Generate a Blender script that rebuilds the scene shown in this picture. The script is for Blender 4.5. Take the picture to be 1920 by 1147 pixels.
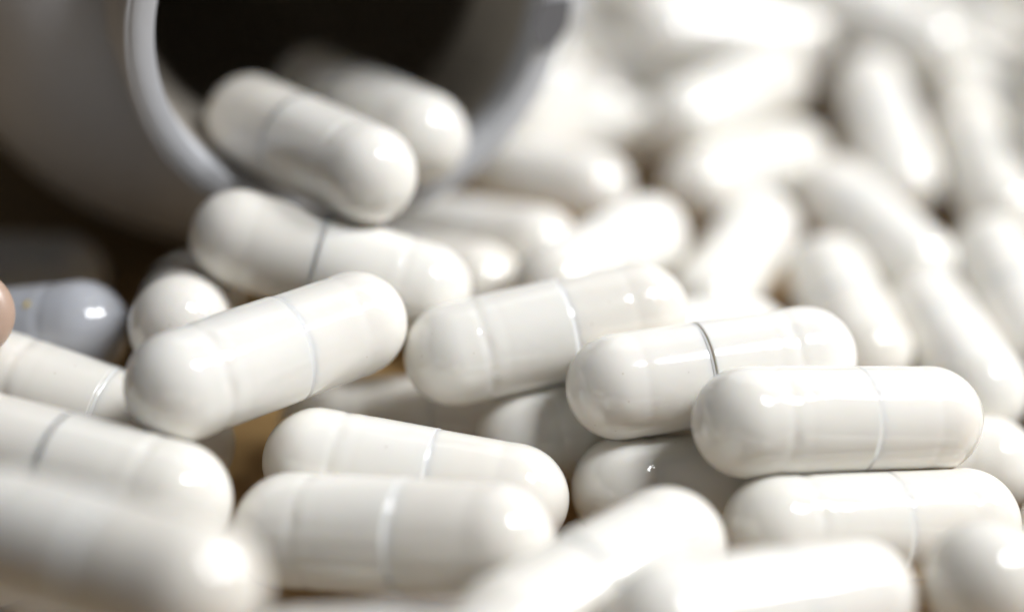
# Close-up: white gelatin capsules spilled from a plastic pill bottle lying on its side.
# 1 Blender unit = 1 cm.
import bpy, bmesh, math, random
from mathutils import Vector, Matrix, noise
for o in list(bpy.data.objects): bpy.data.objects.remove(o)
S = bpy.context.scene
S.unit_settings.system = 'METRIC'; S.unit_settings.scale_length = 0.01
C = S.collection

# ---------------------------------------------------------------- camera
PITCH = math.radians(33.0)
cam_d = bpy.data.cameras.new('camera'); cam = bpy.data.objects.new('camera', cam_d); C.objects.link(cam)
cam.location = (0, -12.4*math.cos(PITCH), 8.4)
cam.rotation_euler = (math.pi/2 - PITCH, 0, 0)
cam_d.sensor_width = 36; cam_d.lens = 60.0
cam_d.clip_start = .5; cam_d.clip_end = 400
cam_d.dof.use_dof = True
cam_d.dof.focus_distance = 11.85
cam_d.dof.aperture_fstop = 0.064
S.camera = cam

# ---------------------------------------------------------------- light
W = bpy.data.worlds.new('World'); S.world = W; W.use_nodes = True
bg = W.node_tree.nodes['Background']; bg.inputs[0].default_value = (.62, .78, 1.0, 1); bg.inputs[1].default_value = .04
def area(name, d, dist, sx, sy, power, col, target=(0.5, 0, 1)):
    l = bpy.data.lights.new(name, 'AREA'); l.shape = 'RECTANGLE'; l.size = sx; l.size_y = sy
    l.energy = power; l.color = col
    o = bpy.data.objects.new(name, l); C.objects.link(o)
    v = Vector(d).normalized(); o.location = Vector(target) + v*dist
    o.rotation_euler = v.to_track_quat('Z', 'Y').to_euler()
    return o
# the window: two panes one above the other, off to the right
e1, e2 = math.radians(41), math.radians(59)
area('window_light', (math.cos(e1), .16, math.sin(e1)), 46, 9, 11.5, 17200, (.96, .975, 1))
area('window_light', (math.cos(e2), -.07, math.sin(e2)), 46, 9, 11.5, 16200, (.96, .975, 1))
area('back_window_light', (.35, .8, .62), 60, 80, 60, 14500, (.99, .985, .975), (3, 5, 1))
S.view_settings.view_transform = 'Standard'; S.view_settings.look = 'None'
S.view_settings.exposure = 0; S.view_settings.gamma = 1
S.render.engine = 'CYCLES'
S.cycles.use_denoising = True
S.cycles.max_bounces = 12; S.cycles.diffuse_bounces = 6; S.cycles.glossy_bounces = 4
S.cycles.transmission_bounces = 6; S.cycles.sample_clamp_indirect = 8; S.cycles.blur_glossy = .5

# ---------------------------------------------------------------- materials
def mat(name):
    m = bpy.data.materials.new(name); m.use_nodes = True
    nt = m.node_tree; return m, nt, nt.nodes['Principled BSDF']
def gelatin(name, col, rough=.075, sss=.6, rad=.13, var=.03):
    m, nt, b = mat(name); N = nt.nodes; L = nt.links
    b.inputs['Roughness'].default_value = rough
    b.inputs['IOR'].default_value = 1.68; b.inputs['Coat Weight'].default_value = .0; b.inputs['Coat Roughness'].default_value = .07
    b.inputs['Subsurface Weight'].default_value = sss
    b.inputs['Subsurface Radius'].default_value = (1, .78, .52)
    b.inputs['Subsurface Scale'].default_value = rad
    tc = N.new('ShaderNodeTexCoord')
    oi = N.new('ShaderNodeObjectInfo')
    off = N.new('ShaderNodeVectorMath'); off.operation = 'ADD'
    mul = N.new('ShaderNodeMath'); mul.operation = 'MULTIPLY'; mul.inputs[1].default_value = 37
    L.new(oi.outputs['Random'], mul.inputs[0]); L.new(tc.outputs['Object'], off.inputs[0]); L.new(mul.outputs[0], off.inputs[1])
    # faint mottling of the powder seen through the shell
    n1 = N.new('ShaderNodeTexNoise'); n1.inputs['Scale'].default_value = 3.2; n1.inputs['Detail'].default_value = 5
    L.new(off.outputs[0], n1.inputs['Vector'])
    mx = N.new('ShaderNodeMix'); mx.data_type = 'RGBA'
    mx.inputs[6].default_value = (*[c*(1-var*2) for c in col], 1); mx.inputs[7].default_value = (*col, 1)
    hs = N.new('ShaderNodeHueSaturation'); tr = N.new('ShaderNodeMapRange'); tr.inputs[3].default_value = .955; tr.inputs[4].default_value = 1.02
    ts = N.new('ShaderNodeMapRange'); ts.inputs[3].default_value = 1.15; ts.inputs[4].default_value = .85
    L.new(oi.outputs['Random'], tr.inputs[0]); L.new(tr.outputs[0], hs.inputs['Value']); L.new(oi.outputs['Random'], ts.inputs[0]); L.new(ts.outputs[0], hs.inputs['Saturation'])
    L.new(n1.outputs['Fac'], mx.inputs[0]); L.new(mx.outputs[2], hs.inputs['Color'])
    v2 = N.new('ShaderNodeTexVoronoi'); v2.inputs['Scale'].default_value = 5.5; L.new(off.outputs[0], v2.inputs['Vector'])
    s2 = N.new('ShaderNodeMapRange'); s2.inputs[1].default_value = .03; s2.inputs[2].default_value = .055; s2.inputs[3].default_value = .45; s2.inputs[4].default_value = 0
    L.new(v2.outputs['Distance'], s2.inputs[0])
    m2 = N.new('ShaderNodeMix'); m2.data_type = 'RGBA'; m2.inputs[7].default_value = (.45, .38, .28, 1)
    L.new(s2.outputs[0], m2.inputs[0]); L.new(hs.outputs[0], m2.inputs[6]); L.new(m2.outputs[2], b.inputs['Base Color'])
    vo = N.new('ShaderNodeTexVoronoi'); vo.inputs['Scale'].default_value = 9; L.new(off.outputs[0], vo.inputs['Vector'])
    sp = N.new('ShaderNodeMapRange'); sp.inputs[1].default_value = .035; sp.inputs[2].default_value = .055; sp.inputs[3].default_value = 1; sp.inputs[4].default_value = 0
    L.new(vo.outputs['Distance'], sp.inputs[0])
    # soft unevenness of the moulded shell plus fine dust
    n2 = N.new('ShaderNodeTexNoise'); n2.inputs['Scale'].default_value = 2.6; n2.inputs['Detail'].default_value = 2
    n3 = N.new('ShaderNodeTexNoise'); n3.inputs['Scale'].default_value = 70; n3.inputs['Detail'].default_value = 3
    L.new(off.outputs[0], n2.inputs['Vector']); L.new(off.outputs[0], n3.inputs['Vector'])
    b1 = N.new('ShaderNodeBump'); b1.inputs['Strength'].default_value = .35; b1.inputs['Distance'].default_value = .018
    b2 = N.new('ShaderNodeBump'); b2.inputs['Strength'].default_value = .12; b2.inputs['Distance'].default_value = .002
    L.new(n2.outputs['Fac'], b1.inputs['Height']); L.new(n3.outputs['Fac'], b2.inputs['Height'])
    L.new(b1.outputs[0], b2.inputs['Normal']); L.new(b2.outputs[0], b.inputs['Normal'])
    b3 = N.new('ShaderNodeBump'); b3.inputs['Strength'].default_value = .25; b3.inputs['Distance'].default_value = .004
    L.new(sp.outputs[0], b3.inputs['Height']); L.new(b2.outputs[0], b3.inputs['Normal']); L.new(b3.outputs[0], b.inputs['Normal'])
    rr = N.new('ShaderNodeMapRange'); rr.inputs[3].default_value = rough*.8; rr.inputs[4].default_value = rough*1.6
    L.new(n3.outputs['Fac'], rr.inputs[0]); L.new(rr.outputs[0], b.inputs['Roughness'])
    return m
M_CAP = gelatin('white_gelatin_cap', (.825, .80, .742))
M_BODY = gelatin('white_gelatin_body', (.82, .788, .725), .09)
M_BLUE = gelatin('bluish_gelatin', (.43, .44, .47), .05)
M_PEACH = gelatin('peach_gelatin', (.50, .36, .28), .3)
def plastic(name='white_bottle_plastic', col=(.57, .58, .605), trans=.01):
    m, nt, b = mat(name); N = nt.nodes; L = nt.links
    b.inputs['Base Color'].default_value = (*col, 1); b.inputs['Roughness'].default_value = .38
    tc = N.new('ShaderNodeTexCoord'); n = N.new('ShaderNodeTexNoise'); n.inputs['Scale'].default_value = 9; n.inputs['Detail'].default_value = 6
    L.new(tc.outputs['Object'], n.inputs['Vector'])
    bu = N.new('ShaderNodeBump'); bu.inputs['Strength'].default_value = .25; bu.inputs['Distance'].default_value = .01
    L.new(n.outputs['Fac'], bu.inputs['Height']); L.new(bu.outputs[0], b.inputs['Normal'])
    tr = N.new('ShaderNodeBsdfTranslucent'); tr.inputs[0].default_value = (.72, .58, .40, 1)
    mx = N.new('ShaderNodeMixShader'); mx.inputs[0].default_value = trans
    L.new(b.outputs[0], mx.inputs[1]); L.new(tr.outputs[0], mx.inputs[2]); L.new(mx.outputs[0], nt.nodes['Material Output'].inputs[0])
    return m
M_PLASTIC = plastic()
M_INSIDE_SHADED = plastic('shaded_inner_bottle_plastic', (.46, .42, .36), .08)  # darker than the outer plastic: shade inside the bottle put into the colour
def table_mat():
    m, nt, b = mat('tan_table'); N = nt.nodes; L = nt.links
    tc = N.new('ShaderNodeTexCoord'); mp = N.new('ShaderNodeMapping'); mp.inputs['Scale'].default_value = (.25, 2.2, 1)
    n = N.new('ShaderNodeTexNoise'); n.inputs['Scale'].default_value = 2.5; n.inputs['Detail'].default_value = 9; n.inputs['Roughness'].default_value = .65
    L.new(tc.outputs['Object'], mp.inputs[0]); L.new(mp.outputs[0], n.inputs['Vector'])
    r = N.new('ShaderNodeValToRGB')
    r.color_ramp.elements[0].position = .3; r.color_ramp.elements[0].color = (.30, .18, .07, 1)
    r.color_ramp.elements[1].position = .7; r.color_ramp.elements[1].color = (.50, .33, .14, 1)
    L.new(n.outputs['Fac'], r.inputs[0]); L.new(r.outputs[0], b.inputs['Base Color'])
    b.inputs['Roughness'].default_value = .5
    bu = N.new('ShaderNodeBump'); bu.inputs['Strength'].default_value = .3; bu.inputs['Distance'].default_value = .02
    L.new(n.outputs['Fac'], bu.inputs['Height']); L.new(bu.outputs[0], b.inputs['Normal'])
    return m
M_TABLE = table_mat()

# ---------------------------------------------------------------- helpers
def revolve(prof, seg=72, warp=None, name='m'):
    """prof: list of (x, r) along the X axis; r = 0 closes the end with a pole."""
    bm = bmesh.new(); rings = []
    for x, r in prof:
        if r < 1e-6: rings.append([bm.verts.new((x, 0, 0))])
        else: rings.append([bm.verts.new((x, r*math.cos(2*math.pi*k/seg), r*math.sin(2*math.pi*k/seg))) for k in range(seg)])
    for A, B in zip(rings, rings[1:]):
        for k in range(seg):
            k2 = (k+1) % seg
            if len(A) == 1: bm.faces.new((A[0], B[k], B[k2]))
            elif len(B) == 1: bm.faces.new((A[k], B[0], A[k2]))
            else: bm.faces.new((A[k], B[k], B[k2], A[k2]))
    if warp:
        for v in bm.verts: v.co = warp(v.co)
    bmesh.ops.recalc_face_normals(bm, faces=bm.faces)
    me = bpy.data.meshes.new(name); bm.to_mesh(me); bm.free()
    for p in me.polygons: p.use_smooth = True
    return me
def link(name, me, m, parent=None):
    o = bpy.data.objects.new(name, me); C.objects.link(o)
    if m and not me.materials: me.materials.append(m)
    if parent: o.parent = parent
    return o

# ---------------------------------------------------------------- table
bm = bmesh.new()
bmesh.ops.create_grid(bm, x_segments=4, y_segments=4, size=90)
me = bpy.data.meshes.new('table_top'); bm.to_mesh(me); bm.free()
tb = link('table_surface', me, M_TABLE); tb['kind'] = 'structure'
tb['label'] = 'tan brown table surface showing dark between the capsules'

# ---------------------------------------------------------------- bottle
def rot_from(d):                       # local +X -> d
    return Vector(d).to_track_quat('X', 'Z').to_matrix().to_4x4()
TH = math.radians(22)
BN = Vector((math.sin(TH), -math.cos(TH), 0)); BC = Vector((-1.191, 1.708, 3.083))
bt = bpy.data.objects.new('pill_bottle', None); C.objects.link(bt)
bt.matrix_world = Matrix.Translation(BC) @ rot_from(BN)
bt['label'] = 'open white plastic pill bottle lying on its side with its mouth toward the capsules'
bt['category'] = 'bottle'
RO, RI = 1.78, 1.545
# neck: outer wall, threads and inner wall (x = 0 at the mouth, negative going in)
outer = [(-.020, RO-.022), (-.04, RO-.006), (-.07, RO), (-.13, RO), (-.17, RO-.012), (-.19, RO-.05), (-.22, RO-.065)]
x = -.22
while x > -1.12:
    x -= .02
    t = max(0, math.cos((x+.55)*2*math.pi/.40))**6
    outer.append((x, RO-.065 + .045*t))
outer = [p for p in outer if p[0] > -.98]
outer = [p for p in outer if p[0] > -.88]
outer += [(-.885, RO-.04), (-.93, RO-.03), (-.95, RO-.06), (-.96, RO-.20), (-1.06, RO-.24), (-1.12, RO-.24)]
x0, rr0, RB = -1.12, RO-.24, 3.05
body_o = [(x0-1.25*(1-math.cos(a)), rr0+(RB-rr0)*math.sin(a)) for a in [i*math.pi/2/24 for i in range(1, 25)]]
body_o += [(-8.6, RB), (-8.85, RB-.06), (-9.0, RB-.26), (-9.03, 0)]
lip = [(-.30, RI), (-.010, RI), (-.003, RI+.004), (0, RI+.012), (.001, RI+.10), (0, RI+.165), (-.006, RI+.176), (-.016, RI+.180), (-.018, RI+.188), (-.014, RI+.196), (-.015, RO-.03), (-.020, RO-.022)]
link('neck', revolve(outer, 160, name='bottle_neck'), M_PLASTIC, bt)
link('lip', revolve(lip, 160, name='bottle_lip'), M_PLASTIC, bt)
link('bottle_body', revolve([(x0, rr0)] + body_o, 160, name='bottle_body'), M_PLASTIC, bt)
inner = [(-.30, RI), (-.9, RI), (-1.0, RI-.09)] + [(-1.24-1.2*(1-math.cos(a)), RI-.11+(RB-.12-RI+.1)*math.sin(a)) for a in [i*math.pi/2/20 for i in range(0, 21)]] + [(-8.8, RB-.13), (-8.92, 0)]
link('inner_wall', revolve(inner, 160, name='bottle_inside'), M_INSIDE_SHADED, bt)

# ---------------------------------------------------------------- capsules
R = .375; LC = 1.42; HL = LC/2
def cap_profile():
    rc = .3815; p = [(-HL-rc, 0)]
    for i in range(1, 19):
        a = i*math.pi/2/18; p.append((-HL - rc*math.cos(a), rc*math.sin(a)))
    # locking groove just past the shoulder, a faint second ring, then the flared open edge
    x = -HL
    while x < .085:
        x += .022
        g = .006*math.exp(-((x+.55)/.035)**2) + .0015*math.exp(-((x+.40)/.03)**2)
        p.append((x, rc - g))
    p += [(.100, rc-.001), (.112, rc-.002), (.120, rc-.0035), (.127, rc-.0065), (.131, rc-.011), (.132, rc-.016), (.132, .3), (.132, 0)]
    return p
def body_profile():
    rb = .376; p = [(.02, 0), (.02, .3), (.02, rb-.012), (.05, rb-.004), (.11, rb-.002), (.125, rb-.001), (.14, rb)]
    x = .14
    while x < HL-.02:
        x += .022
        g = .003*math.exp(-((x-.60)/.04)**2)
        p.append((x, rb - g))
    rd = .376
    for i in range(0, 18):
        a = math.pi/2*(1-i/18); p.append((HL + rd*1.02*math.cos(a), rd*math.sin(a)))
    p.append((HL + rd*1.02, 0))
    return p
def warp_fn(seed, cap):
    rnd = random.Random(seed); ov = rnd.uniform(.002, .009); ph = rnd.uniform(0, 6.28); off = Vector((seed*7.3, seed*3.1, 0))
    dimp = [(-.53+rnd.uniform(-.015, .015), ph + k*math.pi/3 + rnd.uniform(-.08, .08)) for k in range(6)]
    bd = rnd.uniform(-.006, .006)
    def w(co):
        r = math.hypot(co.y, co.z)
        if r < 1e-6: return co
        a = math.atan2(co.z, co.y)
        k = 1 + ov*math.cos(2*(a-ph)) + .010*noise.noise(Vector((co.x*1.6, math.cos(a), math.sin(a)))*1.3 + off)
        if cap:
            for dx, da in dimp:
                d = ((co.x-dx)/.035)**2 + (((a-da+math.pi) % (2*math.pi) - math.pi)/.16)**2
                if d < 8: k -= .018*math.exp(-d)
        return Vector((co.x, co.y*k, co.z*k + bd*(co.x**2)))
    return w
CAPS = [revolve(cap_profile(), 80, warp_fn(s, True), 'capsule_cap') for s in range(1, 6)]
BODS = [revolve(body_profile(), 80, warp_fn(s+20, False), 'capsule_body') for s in range(1, 6)]
for m_ in CAPS: m_.materials.append(M_CAP)
for m_ in BODS: m_.materials.append(M_BODY)
proto = []
rnd = random.Random(11)
def capsule(a, b, flip, label, group, idx, mats=None):
    """one capsule = Empty + cap + body; the cap covers the A end (the B end when flip)."""
    A, B = Vector(a), Vector(b)
    if flip: A, B = B, A
    if not proto:
        r = bpy.data.objects.new('capsule', None); r.empty_display_size = .3; C.objects.link(r)
        c = link('cap', CAPS[0], None, r); d = link('body', BODS[0], None, r)
        proto.extend((r, c, d))
    else:
        r = proto[0].copy(); C.objects.link(r)
        c = proto[1].copy(); C.objects.link(c); c.parent = r; c.data = CAPS[idx % 5]
        d = proto[2].copy(); C.objects.link(d); d.parent = r; d.data = BODS[(idx*3+1) % 5]
    r.matrix_world = Matrix.Translation((A+B)/2) @ rot_from(B-A) @ Matrix.Rotation(rnd.uniform(0, 6.28), 4, 'X')
    d.location.x = rnd.uniform(-.035, .02)      # each pair is pushed together a little differently
    r['label'] = label; r['category'] = 'capsule'
    if group: r['group'] = group
    return r

G = 'white capsules spilled out of the bottle'
CAPSULES = [   # end centre A, end centre B, cap on the B end, label
    ((1.593, -1.138, 1.447), (2.935, -0.754, 1.186), False, 'glossy white capsule lying level on top of the heap, over a shadowed one'),
    ((0.751, -0.586, 1.345), (2.12, -0.207, 1.321), True, 'glossy white capsule with a thin dark seam, lying just behind the foremost level one'),
    ((-0.407, -0.206, 1.362), (0.934, 0.256, 1.42), False, 'glossy white capsule with a pale seam, tilted up in the middle of the heap'),
    ((-2.203, -1.15, 1.763), (-1.125, -0.233, 1.644), False, 'large white capsule slanting up to the middle, propped over an end-on capsule'),
    ((-2.048, 0.708, 1.791), (-0.686, 0.543, 1.427), True, 'greyish white capsule leaning against the bottle lip with a dark seam around it'),
    ((-1.36, -1.001, 1.001), (0.028, -1.278, 0.898), False, 'cream white capsule with a raised seam, lying against the back of a larger blurred one'),
    ((-1.462, -1.737, 1.009), (-0.114, -2.117, 1.241), False, 'big pale grey capsule in front of the cream one, with a dark gap under it'),
    ((-2.873, -3.025, 2.079), (-1.644, -3.707, 2.281), False, 'very blurred white capsule cut off by the lower left corner of the photo'),
    ((-3.547, -1.384, 1.437), (-2.195, -1.803, 1.326), True, 'grey white capsule with a dark seam, just behind the very blurred corner capsule'),
    ((-3.726, -0.284, 1.174), (-2.381, -0.629, 0.878), False, 'dim grey capsule under the big propped one, its pale tip peeking out'),
    ((-2.438, 0.014, 1.454), (-2.6, 1.299, 0.87), True, 'white capsule end on like a ball, with a ring at its top edge'),
    ((-4.693, 0.549, 0.9), (-3.303, 0.417, 1.158), True, 'bluish grey capsule in the bottle shadow beside the peach tablet, with a yellow speck'),
    ((-5.382, 2.241, 0.541), (-3.984, 2.428, 0.375), True, 'dim blurred grey capsule in shade below the bottle side'),
    ((0.116, -0.38, 0.718), (1.448, 0.11, 0.74), False, 'shaded capsule tucked below the two middle capsules'),
    ((0.8, -0.914, 0.681), (2.209, -0.757, 0.592), False, 'shaded capsule with a tiny bright glint poking out under the foremost level capsule'),
    ((1.787, -1.584, 0.88), (3.153, -1.26, 0.668), False, 'long cream white capsule lying directly below the foremost level capsule'),
    ((0.001, -3.051, 1.324), (0.993, -2.051, 1.146), True, 'blurred bright white capsule slanting up out of the bottom edge, left of the lowest two'),
    ((0.894, -3.153, 1.486), (2.13, -2.541, 1.149), False, 'blurred white capsule at the bottom edge in front of the long cream one'),
    ((2.917, -2.525, 1.266), (4.193, -2.291, 0.688), False, 'blurred capsule with a dark grey end in the lower right corner'),
    ((2.189, -0.042, 0.375), (3.593, -0.26, 0.375), True, 'white capsule whose round highlighted tip shows past the end of the foremost level capsule'),
    ((3.962, -1.144, 0.467), (5.273, -0.608, 0.375), False, 'capsule barely showing at the right edge beside the end of the long cream one'),
    ((3.561, 1.856, 0.375), (3.662, 0.452, 0.556), True, 'white capsule pointing down at the right edge above the small highlighted tip'),
    ((3.07, 3.912, 0.375), (3.587, 2.589, 0.387), True, 'blurred white capsule with a bright round tip lying across two steep ones at the right'),
    ((2.798, 2.397, 0.39), (2.869, 0.986, 0.533), False, 'blurred white capsule pointing steeply down behind the tip of the dark seamed capsule'),
    ((2.279, 3.204, 0.375), (1.675, 1.92, 0.415), True, 'blurred bright capsule slanting down to the far tip of the middle capsule'),
    ((2.774, 4.652, 0.375), (1.766, 3.673, 0.579), False, 'blurred bright capsule lying level above the slanting bright one behind the heap'),
    ((3.657, 5.508, 0.732), (3.779, 4.14, 0.375), True, 'far blurred capsule standing steep between dark gaps with a white tip at each end'),
    ((4.566, 4.873, 0.54), (4.589, 3.458, 0.431), True, 'far blurred capsule with a broad bright streak near the right edge'),
    ((4.321, 2.733, 0.396), (4.394, 1.315, 0.375), False, 'dim blurred capsule running down along the right edge in brownish shade'),
    ((1.159, 2.433, 0.778), (0.351, 1.284, 0.987), False, 'blurred capsule directly behind the middle capsule beside a brown gap'),
    ((0.739, 3.526, 0.63), (-0.245, 4.462, 0.375), True, 'blurred capsule lying beside the bottle mouth with a rounded pale tip'),
    ((0.204, 2.298, 0.73), (-0.824, 3.199, 0.375), True, 'blurred capsule with a bright spot on its tip, just in front of the bottle lip'),
    ((-0.286, 1.739, 0.714), (-1.419, 2.539, 0.411), True, 'blurred pale tip showing between the leaning capsule and the middle capsule'),
    ((1.659, 5.149, 0.375), (0.263, 4.892, 0.375), False, 'blurred bluish capsule lying level beside the bottle lip under a tan shadow'),
    ((2.68, 5.461, 0.824), (1.681, 4.455, 0.902), True, 'far blurred capsule with a bright white ball-like end above the level bright one'),
    ((-1.439, 0.237, 0.375), (-0.019, 0.263, 0.375), False, 'capsule in deep brown shade under the large propped capsule'),
    ((-1.221, -3.358, 1.309), (-0.166, -4.047, 1.964), False, 'whitish capsule at the bottom edge under the big pale grey one, almost out of frame'),
    ((1.928, 1.235, 0.48), (0.686, 0.642, 0.829), True, 'sliver of a capsule between the two middle ones and one slanting bright'),
    ((-2.096, 1.926, 2.171), (-1.097, 0.926, 2.234), True, 'grey white capsule resting inside the bottle mouth with its lit tip on the lip'),
    ((-1.703, 2.985, 1.949), (-0.738, 1.945, 2.013), True, 'capsule lying behind another inside the bottle, only its round tip lit'),
]
PUT = [capsule(a, b, fl, lab, G, i) for i, (a, b, fl, lab) in enumerate(CAPSULES)]
UNDER = [   # the rest of the heap, below and behind: end centres and a label where one can be told apart
    ((6.726, 9.141, 0.375), (7.143, 10.498, 0.375), None),
    ((2.021, 9.531, 0.375), (3.299, 10.148, 0.375), None),
    ((2.871, 8.969, 0.375), (4.048, 9.764, 0.375), None),
    ((0.009, 9.812, 0.375), (0.596, 11.106, 0.375), None),
    ((7.812, 5.348, 0.375), (8.859, 6.307, 0.375), None),
    ((5.297, 4.596, 0.375), (6.713, 4.708, 0.375), None),
    ((6.2, 6.316, 0.375), (6.254, 7.735, 0.375), None),
    ((8.808, 12.379, 0.375), (8.306, 13.708, 0.375), None),
    ((5.909, 10.025, 0.375), (6.304, 11.389, 0.375), None),
    ((5.611, 11.599, 0.375), (4.192, 11.645, 0.375), None),
    ((7.901, 10.611, 0.375), (8.168, 12.006, 0.375), None),
    ((2.006, 5.801, 0.375), (1.038, 6.84, 0.375), 'blurred capsule standing steep, second back from the bottle rim along the heap'),
    ((3.59, 6.893, 0.375), (2.871, 8.117, 0.375), 'small piece of a capsule in the dark gap right of the ball-like white end'),
    ((6.84, 2.03, 0.375), (5.526, 2.568, 0.375), None),
    ((4.587, 7.643, 0.375), (4.271, 9.027, 0.375), None),
    ((3.067, 11.394, 0.375), (3.96, 12.497, 0.375), None),
    ((6.133, 0.047, 0.375), (6.302, 1.457, 0.375), None),
    ((5.526, 5.971, 0.375), (4.471, 6.92, 0.375), 'blurred capsule near the right edge, below the one in the top right corner'),
    ((0.112, 12.825, 0.375), (-1.285, 13.077, 0.375), None),
    ((1.15, 12.072, 0.375), (1.988, 13.218, 0.375), None),
    ((6.943, 6.527, 0.375), (7.011, 7.945, 0.375), None),
    ((9.566, 7.787, 0.375), (9.458, 9.203, 0.375), None),
    ((2.164, 7.893, 0.375), (1.407, 9.095, 0.375), None),
    ((0.692, 9.523, 0.375), (1.279, 10.817, 0.375), None),
    ((-0.78, 7.794, 0.375), (0.621, 7.568, 0.375), 'sliver of a level capsule at the top edge touching the bottle rim'),
    ((7.428, 12.048, 0.375), (6.694, 13.264, 0.375), None),
    ((5.914, 8.753, 0.375), (4.757, 9.576, 0.375), None),
    ((-0.033, 8.422, 0.375), (-0.754, 9.645, 0.375), None),
    ((-0.523, 5.648, 0.375), (0.891, 5.758, 0.375), 'blurred level capsule whose side shows just right of the bottle rim'),
    ((5.972, 5.379, 0.375), (7.302, 5.875, 0.375), None),
    ((5.368, 10.792, 0.375), (3.954, 10.917, 0.375), None),
    ((1.653, 7.304, 0.375), (0.904, 8.51, 0.375), 'sliver of a capsule at the top edge, nearest but one to the bottle rim'),
    ((6.418, 10.261, 0.991), (7.053, 11.487, 0.662), None),
    ((6.182, 9.448, 0.774), (4.82, 9.573, 1.155), None),
    ((1.574, 6.815, 0.993), (2.84, 6.73, 0.375), 'sliver of a level capsule at the top edge, third from the bottle rim'),
    ((6.136, 3.258, 0.375), (5.175, 4.136, 0.922), 'piece of a capsule at the right edge beside the one with the broad bright streak'),
    ((5.486, 6.997, 0.375), (5.16, 8.379, 0.375), 'very blurred steep capsule at the top edge, second from the right corner'),
    ((7.713, 7.111, 0.375), (8.254, 8.424, 0.375), None),
    ((5.816, -0.618, 1.039), (7.038, 0.081, 0.847), None),
    ((-0.456, 11.035, 0.375), (0.419, 12.153, 0.375), None),
    ((6.555, 12.08, 0.375), (5.829, 13.3, 0.375), None),
    ((5.152, 5.321, 0.375), (4.093, 6.267, 0.375), 'blurred capsule end behind the one with the broad bright streak'),
    ((8.373, 9.144, 0.375), (8.642, 10.539, 0.375), None),
    ((2.386, 11.672, 0.375), (2.947, 12.976, 0.375), None),
    ((7.498, 8.494, 0.375), (7.767, 9.889, 0.375), None),
    ((1.635, 10.019, 1.04), (0.235, 10.242, 1.112), None),
    ((4.326, -0.199, 0.375), (5.47, 0.642, 0.375), None),
    ((4.033, 7.289, 0.819), (3.583, 8.553, 0.375), None),
    ((0.406, 6.458, 0.375), (-0.442, 7.384, 1.025), 'thin slanting strip of a capsule showing right against the bottle rim'),
    ((1.105, 13.251, 0.375), (-0.228, 13.742, 0.375), None),
    ((6.143, 0.697, 1.083), (5.892, 2.094, 1.03), None),
    ((5.498, 12.339, 0.375), (4.326, 13.141, 0.375), None),
    ((7.994, 4.545, 0.375), (9.044, 5.501, 0.375), None),
    ((9.312, 12.677, 0.818), (10.011, 13.826, 0.375), None),
    ((4.734, 0.735, 0.912), (5.521, 1.783, 0.375), None),
    ((7.902, 12.691, 0.375), (7.17, 13.908, 0.375), None),
    ((3.143, 10.43, 1.023), (2.019, 10.979, 0.375), None),
    ((6.775, 2.859, 0.375), (7.251, 4.197, 0.375), None),
    ((7.997, 5.261, 1.173), (7.541, 6.556, 0.81), None),
    ((6.482, 8.383, 0.647), (7.628, 9.014, 1.201), None),
    ((5.511, 5.121, 0.98), (6.002, 6.45, 1.08), None),
    ((5.775, 7.898, 0.908), (6.151, 9.144, 1.475), 'thin piece of a capsule cut by the top right corner of the photo'),
    ((7.298, 12.6, 1.084), (8.551, 13.268, 1.1), None),
    ((8.007, 11.906, 1.169), (9.356, 11.841, 0.732), None),
    ((3.425, 11.113, 0.946), (4.735, 11.63, 1.122), None),
    ((1.742, 10.824, 1.149), (2.666, 11.9, 1.079), None),
    ((2.042, 8.991, 0.915), (3.268, 9.704, 0.985), None),
    ((8.496, 6.95, 0.375), (8.89, 8.266, 0.723), None),
    ((1.26, 7.594, 1.143), (2.647, 7.427, 0.89), 'thin strip of a capsule cut by the top edge above the far level one'),
    ((7.278, 9.631, 0.962), (7.62, 11.009, 1.009), None),
    ((7.319, 4.054, 1.095), (5.936, 4.373, 1.042), None),
    ((1.638, 6.001, 1.123), (3.02, 6.252, 0.91), 'very blurred capsule lying level across the top of the heap, behind the ball-like white end'),
    ((5.92, 12.507, 1.027), (4.928, 13.488, 0.761), None),
    ((4.301, 5.77, 1.054), (3.434, 6.894, 1.094), 'very blurred steep capsule at the top edge above the one standing between dark gaps'),
    ((2.933, 8.542, 0.983), (4.085, 9.372, 0.996), None),
    ((3.306, 12.273, 1.014), (3.745, 13.555, 0.591), None),
    ((9.739, 11.036, 0.375), (8.45, 11.146, 0.947), None),
    ((1.533, 11.447, 0.65), (2.24, 12.659, 0.864), None),
    ((9.073, 9.251, 1.003), (8.219, 10.38, 1.114), None),
    ((3.846, 10.362, 0.807), (5.261, 10.244, 0.833), None),
    ((-3.661, -1.251, 0.375), (-4.994, -0.761, 0.375), None),
    ((-2.958, -0.887, 0.375), (-4.063, 0.005, 0.375), None),
    ((-1.467, -4.24, 0.375), (-0.786, -2.994, 0.375), None),
    ((2.32, -4.345, 0.375), (1.177, -3.502, 0.375), None),
    ((-2.265, -4.165, 0.375), (-1.585, -2.918, 0.375), None),
    ((3.067, -3.293, 0.53), (4.427, -2.921, 0.375), None),
    ((-0.786, -4.225, 0.796), (0.466, -3.714, 0.375), None),
    ((-3.308, -4.292, 0.375), (-3.465, -2.881, 0.375), None),
    ((-1.271, -5.512, 0.906), (-1.881, -4.234, 1.006), None),
    ((-4.082, -3.616, 0.612), (-5.422, -3.494, 1.065), None),
    ((-2.089, -5.491, 0.826), (-2.703, -4.222, 0.996), None),
]
for i, (a, b, lab) in enumerate(UNDER):
    capsule(a, b, i % 2 == 0, lab or 'plain white capsule buried in the heap and mostly hidden under others', G if lab else 'white capsules buried in the heap', i+50)

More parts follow.
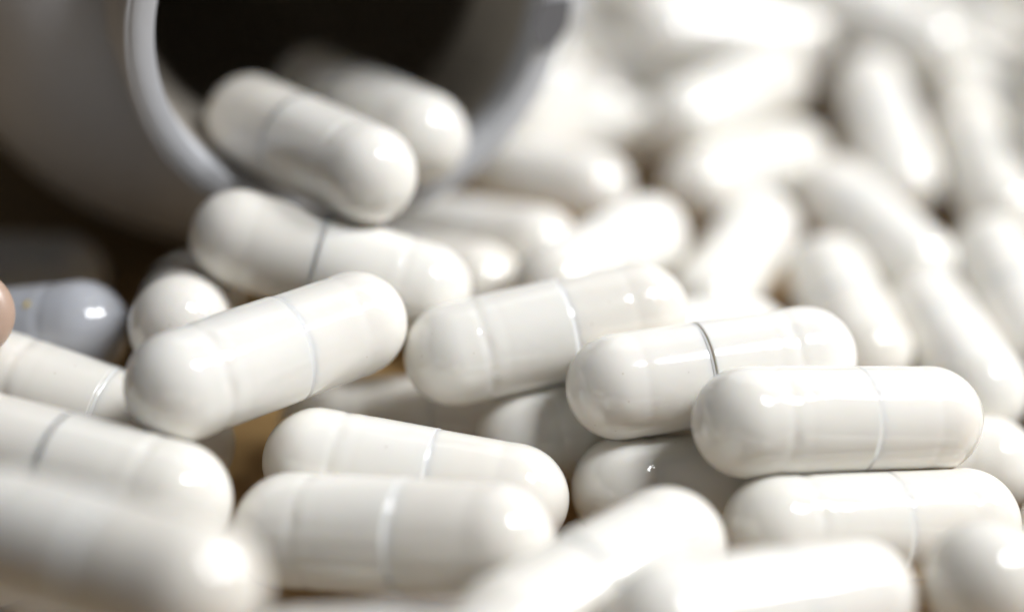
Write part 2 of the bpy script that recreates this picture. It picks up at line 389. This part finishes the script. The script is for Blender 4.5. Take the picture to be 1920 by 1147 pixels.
# ---------------------------------------------------------------- small things
def plain(name, col, rough):
    m, nt, b = mat(name); b.inputs['Base Color'].default_value = (*col, 1); b.inputs['Roughness'].default_value = rough
    tc = nt.nodes.new('ShaderNodeTexCoord'); n = nt.nodes.new('ShaderNodeTexNoise'); n.inputs['Scale'].default_value = 25
    bu = nt.nodes.new('ShaderNodeBump'); bu.inputs['Strength'].default_value = .3; bu.inputs['Distance'].default_value = .01
    nt.links.new(tc.outputs['Object'], n.inputs['Vector']); nt.links.new(n.outputs['Fac'], bu.inputs['Height']); nt.links.new(bu.outputs[0], b.inputs['Normal'])
    return m
# a torn scrap of the liner still stuck to the mouth
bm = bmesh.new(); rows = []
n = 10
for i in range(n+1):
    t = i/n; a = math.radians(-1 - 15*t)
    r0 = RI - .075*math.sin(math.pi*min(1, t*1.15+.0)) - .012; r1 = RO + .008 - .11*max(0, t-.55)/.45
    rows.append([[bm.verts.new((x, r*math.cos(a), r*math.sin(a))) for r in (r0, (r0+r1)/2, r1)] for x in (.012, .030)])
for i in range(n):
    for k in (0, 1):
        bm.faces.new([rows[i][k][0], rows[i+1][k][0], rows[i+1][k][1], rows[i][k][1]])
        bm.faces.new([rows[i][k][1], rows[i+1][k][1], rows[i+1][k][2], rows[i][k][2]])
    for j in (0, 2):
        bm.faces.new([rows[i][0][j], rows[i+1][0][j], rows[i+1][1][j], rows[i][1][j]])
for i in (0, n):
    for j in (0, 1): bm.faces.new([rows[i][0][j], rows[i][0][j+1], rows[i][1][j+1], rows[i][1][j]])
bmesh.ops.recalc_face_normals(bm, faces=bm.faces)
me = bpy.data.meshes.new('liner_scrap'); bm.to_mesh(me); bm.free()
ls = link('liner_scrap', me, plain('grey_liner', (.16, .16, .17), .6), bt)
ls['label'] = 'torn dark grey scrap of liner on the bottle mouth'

# peach coloured tablet at the left edge
prof = []
for i in range(0, 25):
    a = math.pi*i/24
    prof.append((-.15*math.cos(a), .32*abs(math.sin(a))**.55 if 0 < i < 24 else 0))
tm = revolve(prof, 64, name='tablet')
t = link('tablet', tm, M_PEACH)
t['label'] = 'peach coloured round tablet just showing at the left edge beside the bluish capsule'; t['category'] = 'tablet'
t.matrix_world = Matrix.Translation((-3.809, -0.407, 1.846)) @ rot_from(Vector((.35, -.75, .55)))

# yellow speck on the bluish capsule
bm = bmesh.new(); bmesh.ops.create_icosphere(bm, subdivisions=3, radius=1)
for v in bm.verts:
    v.co *= 1 + .35*noise.noise(v.co*1.7); v.co = Vector((v.co.x*.033, v.co.y*.016, v.co.z*.006))
me = bpy.data.meshes.new('yellow_speck'); bm.to_mesh(me); bm.free()
for p in me.polygons: p.use_smooth = True
sp = link('yellow_speck', me, plain('yellow_crumb', (.60, .42, .03), .6))
sp.parent = PUT[11]
q = Vector((-0.203, -0.346, 0.916)).to_track_quat('Z', 'X').to_matrix().to_4x4()
bpy.context.view_layer.update()
sp.matrix_world = Matrix.Translation((-3.628, 0.308, 1.463)) @ q

# the bluish capsule has its own shell colour
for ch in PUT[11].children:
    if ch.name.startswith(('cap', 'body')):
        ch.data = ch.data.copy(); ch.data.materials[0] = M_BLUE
